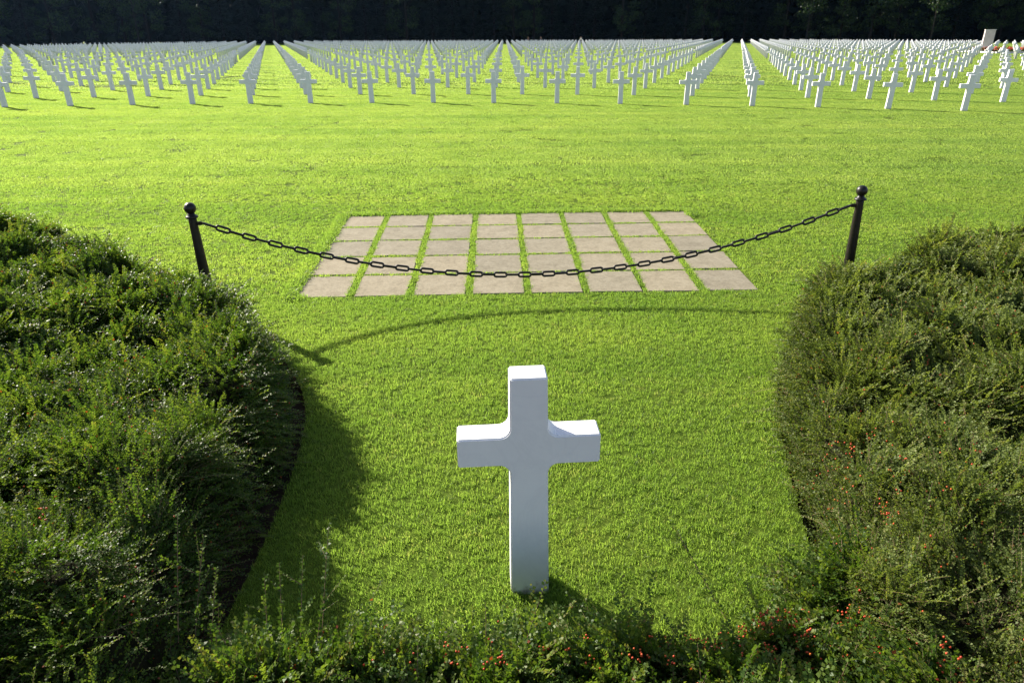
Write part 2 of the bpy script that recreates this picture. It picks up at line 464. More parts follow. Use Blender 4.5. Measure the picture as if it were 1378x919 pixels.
# the rest of the field as one mass
tiny = cross_mesh('tiny', 0, 1, 1)
tv = np.array([v.co[:] for v in tiny.vertices]); 
tiny.calc_loop_triangles()
tf = np.array([t.vertices[:] for t in tiny.loop_triangles])
rest = allc[300:]
V, F = [], []
for i, (d, x, y, yaw, n, lab) in enumerate(rest):
    c, s = math.cos(yaw), math.sin(yaw)
    V.append(np.stack([tv[:, 0] * c - tv[:, 1] * s + x, tv[:, 0] * s + tv[:, 1] * c + y, tv[:, 2]], 1)); F.append(tf + i * len(tv))
bpy.data.meshes.remove(tiny)
o = mesh_obj('distant_crosses', np_mesh('distant_crosses', np.concatenate(V), np.concatenate(F)), M['marble'])
tag(o, 'mass of distant white marble crosses filling the far field below the trees', 'crosses', kind='stuff')

# ------------------------------------------------------------------ posts and chain
def lathe(bm, prof, seg=24, cx=0, cy=0):
    rings = []
    for r_, z in prof:
        rings.append([bm.verts.new((cx + r_ * math.cos(2 * math.pi * i / seg), cy + r_ * math.sin(2 * math.pi * i / seg), z)) for i in range(seg)])
    for a, b in zip(rings, rings[1:]):
        for i in range(seg):
            j = (i + 1) % seg; bm.faces.new((a[i], a[j], b[j], b[i]))
    bm.faces.new(rings[0][::-1]); bm.faces.new(rings[-1])
    return bm

LEAN = R(-1.4)
def post(loc, hgt, label, eye_dir):
    root = empty('chain_post', loc)
    root.rotation_euler = (0, LEAN, 0)
    tag(root, label, 'post', 'chain posts')
    s = hgt - 0.139
    bm_obj('shaft', lathe(bmesh.new(), [(0.07, -0.1), (0.07, 0.02), (0.054, 0.04), (0.051, 0.1), (0.034, s - 0.012), (0.034, s)]), M['iron'], root, True)
    bm_obj('collar', lathe(bmesh.new(), [(0.038, s + 0.001), (0.052, s + 0.006), (0.054, s + 0.016), (0.044, s + 0.024), (0.03, s + 0.034), (0.028, s + 0.05)]), M['iron'], root, True)
    cz = hgt - 0.0495
    bm_obj('ball_finial', lathe(bmesh.new(), [(0.0495 * math.sin(math.pi * k / 16) + 0.0005, cz - 0.0495 * math.cos(math.pi * k / 16)) for k in range(17)]), M['iron'], root, True)
    # lug that takes the chain's end link
    bm = bmesh.new()
    ez = s - 0.045
    bmesh.ops.create_cube(bm, size=1, matrix=Matrix.Translation((eye_dir * 0.052, 0, ez)) @ Matrix.Diagonal((0.05, 0.018, 0.034, 1)))
    bmesh.ops.bevel(bm, geom=bm.edges[:], offset=0.005, segments=2, affect='EDGES')
    bm_obj('chain_lug', bm, M['iron'], root)
    return Vector(loc) + Matrix.Rotation(LEAN, 3, 'Y') @ Vector((eye_dir * 0.085, 0, ez))
PL = post((-2.755, 5.85, 0), 0.99, 'black iron chain post with ball top beside the dark, shaded hedge', 1)
PR = post((3.255, 6.30, 0), 1.025, 'black iron chain post with ball top beside the paler sunlit hedge', -1)

def link_mesh(L=0.136, Wd=0.058, wr=0.0102, seg=8):
    path = []
    rr = Wd / 2 - wr; hs = L / 2 - wr - rr
    for k in range(9):
        a = -math.pi / 2 + math.pi * k / 8
        path.append(Vector((hs + rr * math.cos(a), rr * math.sin(a), 0)))
    for k in range(9):
        a = math.pi / 2 + math.pi * k / 8
        path.append(Vector((-hs + rr * math.cos(a), rr * math.sin(a), 0)))
    bm = bmesh.new(); rings = []
    n = len(path)
    for i in range(n):
        t = (path[(i + 1) % n] - path[i - 1]).normalized(); nn = Vector((-t.y, t.x, 0))
        rings.append([bm.verts.new(path[i] + (nn * math.cos(2 * math.pi * k / seg) + Vector((0, 0, 1)) * math.sin(2 * math.pi * k / seg)) * wr) for k in range(seg)])
    for i in range(n):
        a, b = rings[i], rings[(i + 1) % n]
        for k in range(seg):
            bm.faces.new((a[k], b[k], b[(k + 1) % seg], a[(k + 1) % seg]))
    bmesh.ops.recalc_face_normals(bm, faces=bm.faces[:])
    me = bpy.data.meshes.new('link'); bm.to_mesh(me); bm.free()
    me.polygons.foreach_set('use_smooth', [True] * len(me.polygons))
    me.materials.append(M['iron'])
    return me
chain = empty('chain', PL)
tag(chain, 'black iron chain hanging between the two ball-topped posts', 'chain')
CHAIN_LOW = 0.255
hor = (PR - PL).xy.length
def chain_pt(t):     # parabola through both lugs and the low point
    sag = (PL.z + PR.z) / 2 - CHAIN_LOW
    p = PL.lerp(PR, t); p.z -= sag * 4 * t * (1 - t)
    return p
ts = [i / 2000 for i in range(2001)]
pts = [chain_pt(t) for t in ts]
cum = [0]
for a, b in zip(pts, pts[1:]): cum.append(cum[-1] + (b - a).length)
nl = round(cum[-1] / 0.113); step = cum[-1] / nl
lme = link_mesh()
def at_len(s):
    i = min(range(len(cum)), key=lambda k: abs(cum[k] - s)); return pts[i]
for i in range(nl):
    a, b = at_len(i * step), at_len((i + 1) * step)
    o = bpy.data.objects.new('link', lme); link(o, chain)
    x = (b - a).normalized(); zax = Vector((0, 0, 1)); yv = zax.cross(x).normalized(); zv = x.cross(yv)
    # alternate links lie across each other; tip each pair towards the upright/flat diagonal
    rot = Matrix((x, yv, zv)).transposed().to_4x4() @ Matrix.Rotation(R((28 if i % 2 else 118) + rnd.uniform(-9, 9)) + math.pi / 4, 4, 'X')
    o.matrix_local = Matrix.Translation((a + b) / 2 - PL) @ rot

# ------------------------------------------------------------------ hedges
def unit(v):
    return v / np.maximum(np.linalg.norm(v, axis=-1, keepdims=True), 1e-9)

class HedgeShape:
    def __init__(s, poly, hm, width, seed, hfun=None):
        s.poly, s.hm, s.width, s.seed, s.hfun = poly, hm, width, seed, hfun
    def h(s, x, y):
        d = poly_dist(x, y, s.poly)
        t = np.clip(d / s.width, 0, 1)
        prof = np.sqrt(np.clip(1 - (1 - t) ** 2, 0, 1))
        hm = s.hm if s.hfun is None else s.hfun(x, y)
        z = (hm + 0.08) * prof * (0.56 + 0.34 * vnoise(x, y, 0.62, s.seed) + 0.46 * vnoise(x, y, 0.24, s.seed + 3)) - 0.08
        return np.where(d > 0, z, -0.09), d
    def normal(s, x, y, e=0.06):
        zx = (s.h(x + e, y)[0] - s.h(x - e, y)[0]) / (2 * e)
        zy = (s.h(x, y + e)[0] - s.h(x, y - e)[0]) / (2 * e)
        return unit(np.stack([-zx, -zy, np.ones_like(zx)], -1))

def leaves_along(P, D0, L, K, ls, lw, bend, rg, up=0.25):
    """K leaves on each of N arching stems; returns verts, faces, tint and stem points"""
    n = len(P)
    t = (np.arange(K) + 0.6)[None, :] / K + rg.uniform(-.3, .3, (n, K)) / K
    t = np.clip(t, 0, 1)
    g = np.array([0, 0, -1.0])
    pos = P[:, None, :] + L[:, None, None] * (D0[:, None, :] * t[..., None] + (g * bend[:, None, None]) * (t ** 2)[..., None])
    tan = unit(D0[:, None, :] + g * (2 * bend[:, None, None]) * t[..., None])
    side = unit(np.cross(tan, np.array([0.02, 0.03, 1.0]) + rg.normal(0, .25, (n, 1, 3))))
    sg = np.where(np.arange(K) % 2 == 0, 1.0, -1.0)[None, :, None]
    ld = unit(side * sg * 0.9 + tan * 0.55 + np.array([0, 0, up]) + rg.normal(0, .32, (n, K, 3)))
    nn = unit(np.cross(ld, tan * sg) * np.sign(np.cross(ld, tan * sg)[..., 2:3] + 1e-6) + rg.normal(0, .30, (n, K, 3)))
    wv = unit(np.cross(nn, ld)); nn = np.cross(ld, wv)
    sc = rg.uniform(0.7, 1.25, (n, K, 1)) * (1 - 0.35 * t[..., None])
    l = ls[:, None, None] * sc; w = lw[:, None, None] * sc
    a = pos; m = pos + ld * l * 0.52 + nn * l * 0.05
    vs = np.stack([a, m + wv * w * .5 + nn * w * .18, pos + ld * l, m - wv * w * .5 + nn * w * .18], 2).reshape(-1, 3)
    fs = np.arange(len(vs)).reshape(-1, 4)
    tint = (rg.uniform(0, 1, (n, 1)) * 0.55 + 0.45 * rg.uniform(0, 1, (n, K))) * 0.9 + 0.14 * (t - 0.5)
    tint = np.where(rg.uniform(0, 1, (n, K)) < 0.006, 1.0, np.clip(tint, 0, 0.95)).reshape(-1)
    return vs, fs, tint

def stems_mesh(P, D0, L, bend, rad, segs=4):
    n = len(P)
    t = np.linspace(0, 1, segs + 1)[None, :]
    g = np.array([0, 0, -1.0])
    pos = P[:, None, :] + L[:, None, None] * (D0[:, None, :] * t[..., None] + (g * bend[:, None, None]) * (t ** 2)[..., None])
    tan = unit(D0[:, None, :] + g * (2 * bend[:, None, None]) * t[..., None])
    u = unit(np.cross(tan, np.array([0.31, 0.17, 0.9]))); v = np.cross(tan, u)
    r_ = rad[:, None] * (1 - 0.7 * t)
    ring = []
    for k in range(3):
        a = 2 * math.pi * k / 3
        ring.append(pos + (u * math.cos(a) + v * math.sin(a)) * r_[..., None])
    V = np.stack(ring, 2)                     # n, segs+1, 3, 3
    idx = np.arange(n * (segs + 1) * 3).reshape(n, segs + 1, 3)
    F = []
    for k in range(3):
        j = (k + 1) % 3
        F.append(np.stack([idx[:, :-1, k], idx[:, :-1, j], idx[:, 1:, j], idx[:, 1:, k]], -1).reshape(-1, 4))
    return V.reshape(-1, 3), np.concatenate(F)

ico = bmesh.new(); bmesh.ops.create_icosphere(ico, subdivisions=2, radius=1.0)
IV = np.array([v.co[:] for v in ico.verts]); IF = np.array([[v.index for v in f.verts] for f in ico.faces]); ico.free()
def balls(name, P, r_, parent, mat):
    n = len(P)
    V = (IV[None] * r_[:, None, None] + P[:, None, :]).reshape(-1, 3)
    F = (IF[None] + (np.arange(n) * len(IV))[:, None, None]).reshape(-1, 3)
    return mesh_obj(name, np_mesh(name, V, F), mat, parent, True)

def in_view(x, y, z, margin=0.12):
    fw = y * math.cos(R(PITCH)) + (CAM_H - z) * math.sin(R(PITCH))
    u = x / fw; v = (y * math.sin(R(PITCH)) - (CAM_H - z) * math.cos(R(PITCH))) / fw
    return (fw > 0.1) & (np.abs(u) < 0.7506 + margin) & (v > -0.5005 - margin * 1.3)

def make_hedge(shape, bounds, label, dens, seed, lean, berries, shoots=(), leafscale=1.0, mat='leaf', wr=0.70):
    rg = np.random.default_rng(seed)
    root = empty('hedge', ((bounds[0] + bounds[1]) / 2, (bounds[2] + bounds[3]) / 2, 0))
    off = np.array([root.location.x, root.location.y, 0.0])
    tag(root, label, 'hedge', 'cotoneaster hedges')
    # inner thicket
    st = 0.05
    gx = np.arange(bounds[0], bounds[1], st); gy = np.arange(bounds[2], bounds[3], st)
    X, Y = np.meshgrid(gx, gy, indexing='ij')
    H, D = shape.h(X, Y)
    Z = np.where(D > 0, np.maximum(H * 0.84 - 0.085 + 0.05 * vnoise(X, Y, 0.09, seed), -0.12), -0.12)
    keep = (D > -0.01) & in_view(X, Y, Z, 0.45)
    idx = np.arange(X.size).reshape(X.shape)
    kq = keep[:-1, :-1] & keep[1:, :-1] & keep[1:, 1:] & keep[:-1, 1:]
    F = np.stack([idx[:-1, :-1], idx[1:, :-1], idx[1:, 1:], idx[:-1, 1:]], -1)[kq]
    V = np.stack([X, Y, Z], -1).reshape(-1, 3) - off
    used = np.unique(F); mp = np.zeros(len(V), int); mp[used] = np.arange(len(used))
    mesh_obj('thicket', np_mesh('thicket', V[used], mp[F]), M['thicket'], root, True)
    # sprays of leaves
    area = (bounds[1] - bounds[0]) * (bounds[3] - bounds[2])
    n0 = int(area * dens)
    x = rg.uniform(bounds[0], bounds[1], n0); y = rg.uniform(bounds[2], bounds[3], n0)
    d = poly_dist(x, y, shape.poly)
    far = np.hypot(x, y)
    k = (d > 0.0) & in_view(x, y, 0.3) & (rg.uniform(0, 1, n0) < np.clip(3.0 / far, 0.30, 1.0) ** 1.15)
    # clumps and hollows
    cl = 0.65 * vnoise(x, y, 0.19, seed + 9) + 0.35 * vnoise(x, y, 0.09, seed + 8)
    k &= rg.uniform(0, 1, n0) < np.clip(2.4 * cl - 0.48, 0.16, 1.0)
    x, y, cl, far, d = x[k], y[k], cl[k], far[k], d[k]
    z, _ = shape.h(x, y); nrm = shape.normal(x, y)
    n = len(x)
    dirn = unit(nrm * 0.75 + np.array([0, 0, 0.35]) + np.array([*lean, 0.0]) + rg.normal(0, 0.40, (n, 3))
                + np.stack([vnoise(x, y, 0.22, seed + 40) - .5, vnoise(x, y, 0.22, seed + 41) - .5, 0 * x], -1) * 1.9)
    L = rg.uniform(0.06, 0.17, n) * (1 + 0.35 * cl)
    long_ = rg.uniform(0, 1, n) < 0.17
    L = np.where(long_, L * 1.55, L)
    zz = z - 0.06 - 0.10 * rg.uniform(0, 1, n) ** 2 + 0.16 * (cl - .5)
    P = np.stack([x, y, np.maximum(zz, -0.06)], -1) - off
    bend = rg.uniform(0.05, 0.42, n)
    fs = leafscale * np.clip(far / 3.0, 0.9, 2.2) ** 0.75
    VS, FS, TS = [], [], []; base = 0
    for sel, K in ((~long_, 18), (long_, 36)):
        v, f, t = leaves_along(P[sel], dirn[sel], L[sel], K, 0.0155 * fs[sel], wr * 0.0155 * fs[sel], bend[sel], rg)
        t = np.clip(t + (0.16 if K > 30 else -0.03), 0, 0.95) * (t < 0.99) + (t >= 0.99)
        VS.append(v); FS.append(f + base); TS.append(t); base += len(v)
    sv_, sf_ = [], []
    pick = rg.uniform(0, 1, n) < 0.35
    a, b = stems_mesh(P[pick], dirn[pick], L[pick], bend[pick], 0.0016 * fs[pick]); sv_.append(a); sf_.append(b)
    sb = len(a)
    # long upright shoots with sparse rounder leaves
    for (bx, by, bz), (tx, ty, tz), kk in shoots:
        p = np.array([[bx, by, bz]]) - off; dv = np.array([[tx - bx, ty - by, tz - bz]]); Ls = np.array([np.linalg.norm(dv)]); dv = dv / Ls[:, None]
        bd = np.array([rg.uniform(0.02, 0.10)]); dv = dv + np.array([0, 0, 1.0]) * bd
        v, f, t = leaves_along(p, dv, Ls, int(kk * 1.8), np.array([0.0205]), np.array([0.0145]), bd, rg, 0.15)
        VS.append(v); FS.append(f + base); TS.append(t); base += len(v)
        a, b = stems_mesh(p, dv, Ls, bd, np.array([0.0023]), 8); sv_.append(a); sf_.append(b + sb); sb += len(a)
        for q in range(int(rg.integers(2, 5))):          # side twigs
            tq = rg.uniform(0.15, 0.75)
            pq = p + Ls[:, None] * (dv * tq + np.array([0, 0, -1.0]) * bd * tq * tq)
            dq = unit(dv + rg.normal(0, .55, (1, 3))); lq = Ls * rg.uniform(0.18, 0.36)
            v, f, t = leaves_along(pq, dq, lq, max(8, kk // 2), np.array([0.016]), np.array([0.0108]), bd, rg, 0.15)
            VS.append(v); FS.append(f + base); TS.append(t); base += len(v)
            a, b = stems_mesh(pq, dq, lq, bd, np.array([0.0014]), 4); sv_.append(a); sf_.append(b + sb); sb += len(a)
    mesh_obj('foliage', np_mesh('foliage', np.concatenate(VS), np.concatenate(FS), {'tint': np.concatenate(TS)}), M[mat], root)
    mesh_obj('woody_growth', np_mesh('woody_growth', np.concatenate(sv_), np.concatenate(sf_)), M['twig'], root)
    # berries: rich clusters one by one, the scattered rest as one part
    for (cx, cy, rx, ry, cnt) in berries:
        cnt = int(cnt)
        bx = cx + rg.normal(0, rx, cnt); by = cy + rg.normal(0, ry, cnt)
        ok = poly_dist(bx, by, shape.poly) > -0.02
        bx, by = bx[ok], by[ok]
        if not len(bx): continue
        bz = np.maximum(shape.h(bx, by)[0], 0.03) + rg.uniform(0.0, 0.10, len(bx))
        balls('berry_cluster', np.stack([bx, by, bz], -1) - off, rg.uniform(0.0034, 0.0046, len(bx)), root, M['berry'])
    m = int(len(x) * 0.035)
    pk = rg.integers(0, n, m)
    pp = P[pk] + dirn[pk] * (L[pk] * rg.uniform(0.3, 0.9, m))[:, None] + rg.normal(0, .008, (m, 3))
    dens_b = vnoise(pp[:, 0], pp[:, 1], 0.5, seed + 20); pp = pp[dens_b > 0.55]
    o = balls('scattered_fruit', pp, rg.uniform(0.0034, 0.0048, len(pp)), root, M['berry']); o['kind'] = 'stuff'
    print('hedge', label[:20], 'sprays', n, 'leaves', sum(len(t) for t in TS))
    return root

FOOT_L = smooth_poly([(-1.12, 1.3), (-1.18, 1.7), (-1.375, 2.3), (-1.38, 2.84), (-1.42, 3.5), (-1.58, 4.08), (-1.86, 4.64), (-2.22, 5.12), (-2.66, 5.55), (-3.25, 6.0), (-4.2, 6.75), (-5.3, 7.5), (-6.9, 8.25), (-11, 9.5)]) + [(-11, 0.3), (-1.12, 0.3)]
FOOT_R = smooth_poly([(1.18, 1.3), (1.22, 1.95), (1.495, 2.62), (1.615, 3.22), (1.84, 4.05), (2.12, 4.71), (2.48, 5.25), (2.96, 5.68), (3.56, 6.15), (4.3, 6.80), (5.4, 7.02), (7.0, 7.15), (11, 7.3)]) + [(11, 0.3), (1.18, 0.3)]
FOOT_F = smooth_poly([(-1.55, 1.55), (-0.95, 1.86), (-0.3, 1.93), (0.3, 1.95), (0.85, 2.0), (1.15, 2.14), (1.40, 2.40), (1.62, 2.45)]) + [(1.62, 0.3), (-1.55, 0.3)]

def h_left(x, y): return 0.45 + 0.11 * np.clip((4.6 - y) / 1.2, 0, 1) * np.clip((x + 2.6) / 0.8, 0, 1)
def h_right(x, y): return 0.46 + 0.03 * np.clip((x - 2) / 2, 0, 1)
def h_front(x, y): return 0.22 + 0.16 * np.clip((np.abs(x - 0.05) - 0.5) / 1.0, 0, 1)

sr = random.Random(5)
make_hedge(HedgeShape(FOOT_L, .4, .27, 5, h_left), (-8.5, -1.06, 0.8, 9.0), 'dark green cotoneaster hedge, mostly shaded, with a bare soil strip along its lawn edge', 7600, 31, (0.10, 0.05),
           [(sr.uniform(-2.8, -1.6), sr.uniform(1.9, 2.9), .012, .012, 5) for _ in range(9)],
           shoots=[((bx, by, .38), (bx + sr.uniform(-.05, .12), by + sr.uniform(-.06, .06), .38 + sr.uniform(.18, .34)), 20) for bx, by in [(sr.uniform(-2.0, -1.50), sr.uniform(2.2, 4.0)) for _ in range(22)]])
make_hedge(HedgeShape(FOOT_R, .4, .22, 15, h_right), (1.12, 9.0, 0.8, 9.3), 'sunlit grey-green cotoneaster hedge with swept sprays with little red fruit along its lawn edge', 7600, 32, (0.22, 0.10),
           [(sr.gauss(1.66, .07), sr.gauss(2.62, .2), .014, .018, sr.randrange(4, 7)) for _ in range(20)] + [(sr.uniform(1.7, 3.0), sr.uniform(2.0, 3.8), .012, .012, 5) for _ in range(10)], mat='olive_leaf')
make_hedge(HedgeShape(FOOT_F, .3, .26, 25, h_front), (-1.53, 1.6, 0.8, 2.5), 'low leafy cotoneaster hedge with red berries in front of the lone cross', 7000, 33, (0.0, 0.05),
           [(sr.uniform(0.42, 1.45), sr.uniform(1.72, 2.0), sr.uniform(.010, .022), sr.uniform(.010, .020), sr.randrange(6, 12)) for _ in range(44)]
           + [(sr.uniform(0.6, 1.5), sr.uniform(1.45, 1.75), .014, .014, sr.randrange(4, 8)) for _ in range(14)]
           + [(sr.uniform(-0.5, 0.35), sr.uniform(1.65, 1.9), sr.uniform(.008, .016), sr.uniform(.008, .016), sr.randrange(4, 8)) for _ in range(26)]
           + [(sr.uniform(0.5, 1.2), sr.uniform(1.90, 2.06), .014, .012, sr.randrange(6, 11)) for _ in range(22)],
           shoots=[((-0.72, 1.85, .18), (-0.755, 2.25, .475), 40), ((-0.78, 1.80, .2), (-0.82, 2.09, .45), 28), ((-0.84, 1.80, .2), (-0.90, 2.05, .45), 26), ((-0.88, 1.76, .2), (-0.93, 1.97, .45), 24),
                   ((-1.24, 1.85, .25), (-1.36, 2.24, .53), 38), ((-1.18, 1.85, .25), (-1.25, 2.20, .46), 30), ((-1.10, 1.80, .25), (-1.13, 2.02, .45), 24), ((-0.66, 1.75, .18), (-0.49, 1.98, .43), 30),
                   ((0.88, 2.00, .12), (0.69, 2.42, .35), 38), ((0.44, 1.94, .10), (0.215, 2.10, .24), 22), ((0.46, 1.88, .10), (0.29, 2.06, .27), 18), ((1.0, 1.90, .15), (0.89, 2.0, .40), 22),
                   ((1.30, 1.95, .2), (1.42, 2.45, .46), 34), ((1.45, 1.9, .25), (1.75, 2.35, .60), 40), ((1.2, 1.7, .2), (1.5, 2.0, .52), 34), ((-0.30, 1.80, .1), (-0.26, 1.96, .30), 20)]
                  + [((bx, by, .16), (bx + sr.uniform(-.12, .12), by + sr.uniform(.0, .2), .16 + sr.uniform(.12, .24)), sr.randrange(14, 24)) for bx, by in [(sr.uniform(-1.5, 1.55), sr.uniform(1.35, 1.85)) for _ in range(54)] if not -0.25 < bx < 0.40],
           leafscale=1.5, wr=0.80)

# ------------------------------------------------------------------ lawn grass: one mass of tufts
def tuft(name, nb, rad, h0, h1, w, seed, spread=0.75, mat='grass'):
    rg = random.Random(seed)
    V, F3 = [], []
    for i in range(nb):
        r_ = rad * math.sqrt(rg.random()); a = rg.uniform(0, 2 * math.pi)
        bx, by = r_ * math.cos(a), r_ * math.sin(a)
        h = rg.uniform(h0, h1); la = rg.uniform(0, 2 * math.pi); lean = abs(rg.gauss(0, spread)) * h
        fa = rg.uniform(0, math.pi); wx, wy = math.cos(fa) * w / 2, math.sin(fa) * w / 2
        dx, dy = math.cos(la) * lean, math.sin(la) * lean
        b = len(V)
        V += [(bx - wx, by - wy, -0.004), (bx + wx, by + wy, -0.004),
              (bx + dx * .35 - wx * .85, by + dy * .35 - wy * .85, h * .6), (bx + dx * .35 + wx * .85, by + dy * .35 + wy * .85, h * .6),
              (bx + dx, by + dy, h)]
        F3 += [(b, b + 1, b + 3), (b, b + 3, b + 2), (b + 2, b + 3, b + 4)]
    me = np_mesh(name, np.array(V), np.array(F3)); me.materials.append(M[mat])
    return me

def instancer(name, pts, scales, tufts, label):
    me = bpy.data.meshes.new(name)
    me.vertices.add(len(pts)); me.vertices.foreach_set('co', np.ascontiguousarray(pts, dtype=np.float32).ravel())
    at = me.attributes.new('size', 'FLOAT', 'POINT'); at.data.foreach_set('value', scales.astype(np.float32))
    at = me.attributes.new('turn', 'FLOAT', 'POINT'); at.data.foreach_set('value', rng.uniform(0, 6.283, len(pts)).astype(np.float32))
    at = me.attributes.new('pick', 'INT', 'POINT'); at.data.foreach_set('value', rng.integers(0, len(tufts), len(pts)).astype(np.int32))
    o = link(bpy.data.objects.new(name, me))
    col = bpy.data.collections.new(name + '_tufts')
    for i, t in enumerate(tufts):
        q = bpy.data.objects.new(f'{name}_tuft', t); col.objects.link(q)
    ng = bpy.data.node_groups.new(name, 'GeometryNodeTree')
    ng.interface.new_socket('Geometry', in_out='INPUT', socket_type='NodeSocketGeometry')
    ng.interface.new_socket('Geometry', in_out='OUTPUT', socket_type='NodeSocketGeometry')
    gi = ng.nodes.new('NodeGroupInput'); go = ng.nodes.new('NodeGroupOutput')
    ip = ng.nodes.new('GeometryNodeInstanceOnPoints')
    ci = ng.nodes.new('GeometryNodeCollectionInfo'); ci.inputs['Collection'].default_value = col
    ci.inputs['Separate Children'].default_value = True; ci.inputs['Reset Children'].default_value = True
    def attr(n, t):
        a = ng.nodes.new('GeometryNodeInputNamedAttribute'); a.data_type = t; a.inputs['Name'].default_value = n; return a.outputs['Attribute']
    cx = ng.nodes.new('ShaderNodeCombineXYZ')
    ng.links.new(attr('turn', 'FLOAT'), cx.inputs['Z'])
    sxyz = ng.nodes.new('ShaderNodeCombineXYZ'); s = attr('size', 'FLOAT')
    for k in range(3): ng.links.new(s, sxyz.inputs[k])
    ng.links.new(gi.outputs[0], ip.inputs['Points'])
    ng.links.new(ci.outputs[0], ip.inputs['Instance'])
    ip.inputs['Pick Instance'].default_value = True
    ng.links.new(attr('pick', 'INT'), ip.inputs['Instance Index'])
    ng.links.new(cx.outputs[0], ip.inputs['Rotation']); ng.links.new(sxyz.outputs[0], ip.inputs['Scale'])
    ng.links.new(ip.outputs[0], go.inputs[0])
    md = o.modifiers.new('scatter', 'NODES'); md.node_group = ng
    tag(o, label, 'grass', kind='stuff')
    return o

def grass_mask(x, y, pad=0.0):
    ok = (poly_dist(x, y, BED_L) < -0.01 + pad) & (poly_dist(x, y, BED_R) < -0.01 + pad) & (poly_dist(x, y, BED_F) < -0.01 + pad)
    near = (x > -2.6) & (x < 2.8) & (y > 6.0) & (y < 9.9)
    ix = np.where(ok & near)[0]
    for p in slab_polys:
        ok[ix] &= poly_dist(x[ix], y[ix], p) < -0.010
    ok &= ~((np.abs(x - 0.072) < 0.10) & (np.abs(y - 2.40) < 0.072))
    return ok

def ring_points(y0, y1, dens, margin, xmax=None):
    """points over the ground seen between forward distances y0 and y1"""
    w1 = 0.83 * y1 + margin
    n = int((y1 - y0) * 2 * w1 * dens)
    y = rng.uniform(y0, y1, n); x = rng.uniform(-w1, w1, n)
    k = np.abs(x) < 0.83 * y + margin
    return x[k], y[k]

def lawn(name, y0, y1, dens, tufts, label, smin=0.8, smax=1.25, mask=True, margin=1.2, fin=0.0, fout=0.0):
    x, y = ring_points(y0, y1, dens, margin)
    k = rng.uniform(0, 1, len(x)) < np.clip((y - y0 + 1e-3) / max(fin, 1e-3), 0, 1) * np.clip((y1 - y) / max(fout, 1e-3), 0, 1)
    x, y = x[k], y[k]
    if mask:
        k = grass_mask(x, y); x, y = x[k], y[k]
    sc = rng.uniform(smin, smax, len(x)) * (0.88 + 0.24 * vnoise(x, y, 0.35, 77))
    if mask and y1 > 6.5:      # longer unmown grass along the stones; left and back raised to shade them
        m = 60000
        fx = rng.uniform(-2.6, 2.8, m); fy = rng.uniform(6.0, 9.9, m)
        uv = np.array([poly_dist(fx, fy, p) for p in slab_polys]).max(0)
        dq = poly_dist(fx, fy, [tuple(q) for q in (QBL, QBR, QTR, QTL)])
        joint = (uv < -0.008) & (uv > -0.05) & (dq > 0) & (rng.uniform(0, 1, m) < 0.4)
        far_side = (dq < -0.012) & (dq > -0.075) & ((fy > 9.3) | (fx < -2.0))
        k = joint | far_side
        x = np.concatenate([x, fx[k]]); y = np.concatenate([y, fy[k]])
        sc = np.concatenate([sc, np.where(far_side[k], rng.uniform(1.4, 2.3, k.sum()), rng.uniform(0.85, 1.25, k.sum()))])
    if mask and y0 < 2:
        m = 260
        fx = 0.074 + rng.uniform(-0.13, 0.13, m); fy = 2.40 + rng.uniform(-0.11, 0.11, m)
        k = (np.abs(fx - 0.074) > 0.092) | (np.abs(fy - 2.40) > 0.068)
        x = np.concatenate([x, fx[k]]); y = np.concatenate([y, fy[k]]); sc = np.concatenate([sc, rng.uniform(1.0, 1.6, k.sum())])
    print(name, len(x))
    return instancer(name, np.stack([x, y, np.zeros_like(x)], -1), sc, tufts, label)

lawn('lawn_grass', 1.6, 6.6, 2100, [tuft('tuft', 9, 0.026, 0.012, 0.025, 0.0026, s) for s in range(10)], 'short mown lawn grass round the lone cross', fout=0.8)
lawn('lawn_grass', 5.6, 13.5, 650, [tuft('tuft', 11, 0.040, 0.012, 0.025, 0.0048, 20 + s) for s in range(10)], 'short mown lawn grass round the paving stones', fin=0.8, fout=3.5)
lawn('lawn_grass', 10.2, 36.0, 30, [tuft('tuft', 170, 0.24, 0.012, 0.025, 0.010, 40 + s, mat='mid_lit_grass') for s in range(7)] + [tuft('tuft', 170, 0.24, 0.012, 0.025, 0.010, 48 + s, mat='far_lit_grass') for s in range(3)], 'short mown open lawn before the front row of crosses', mask=False, fin=3.5, fout=4)
lawn('lawn_grass', 30.0, 215.0, 1.3, [tuft('tuft', 220, 1.3, 0.015, 0.034, 0.034, 60 + s, 0.9, mat='far_lit_grass') for s in range(8)], 'short mown grass between the distant crosses', mask=False, margin=4, fin=6)

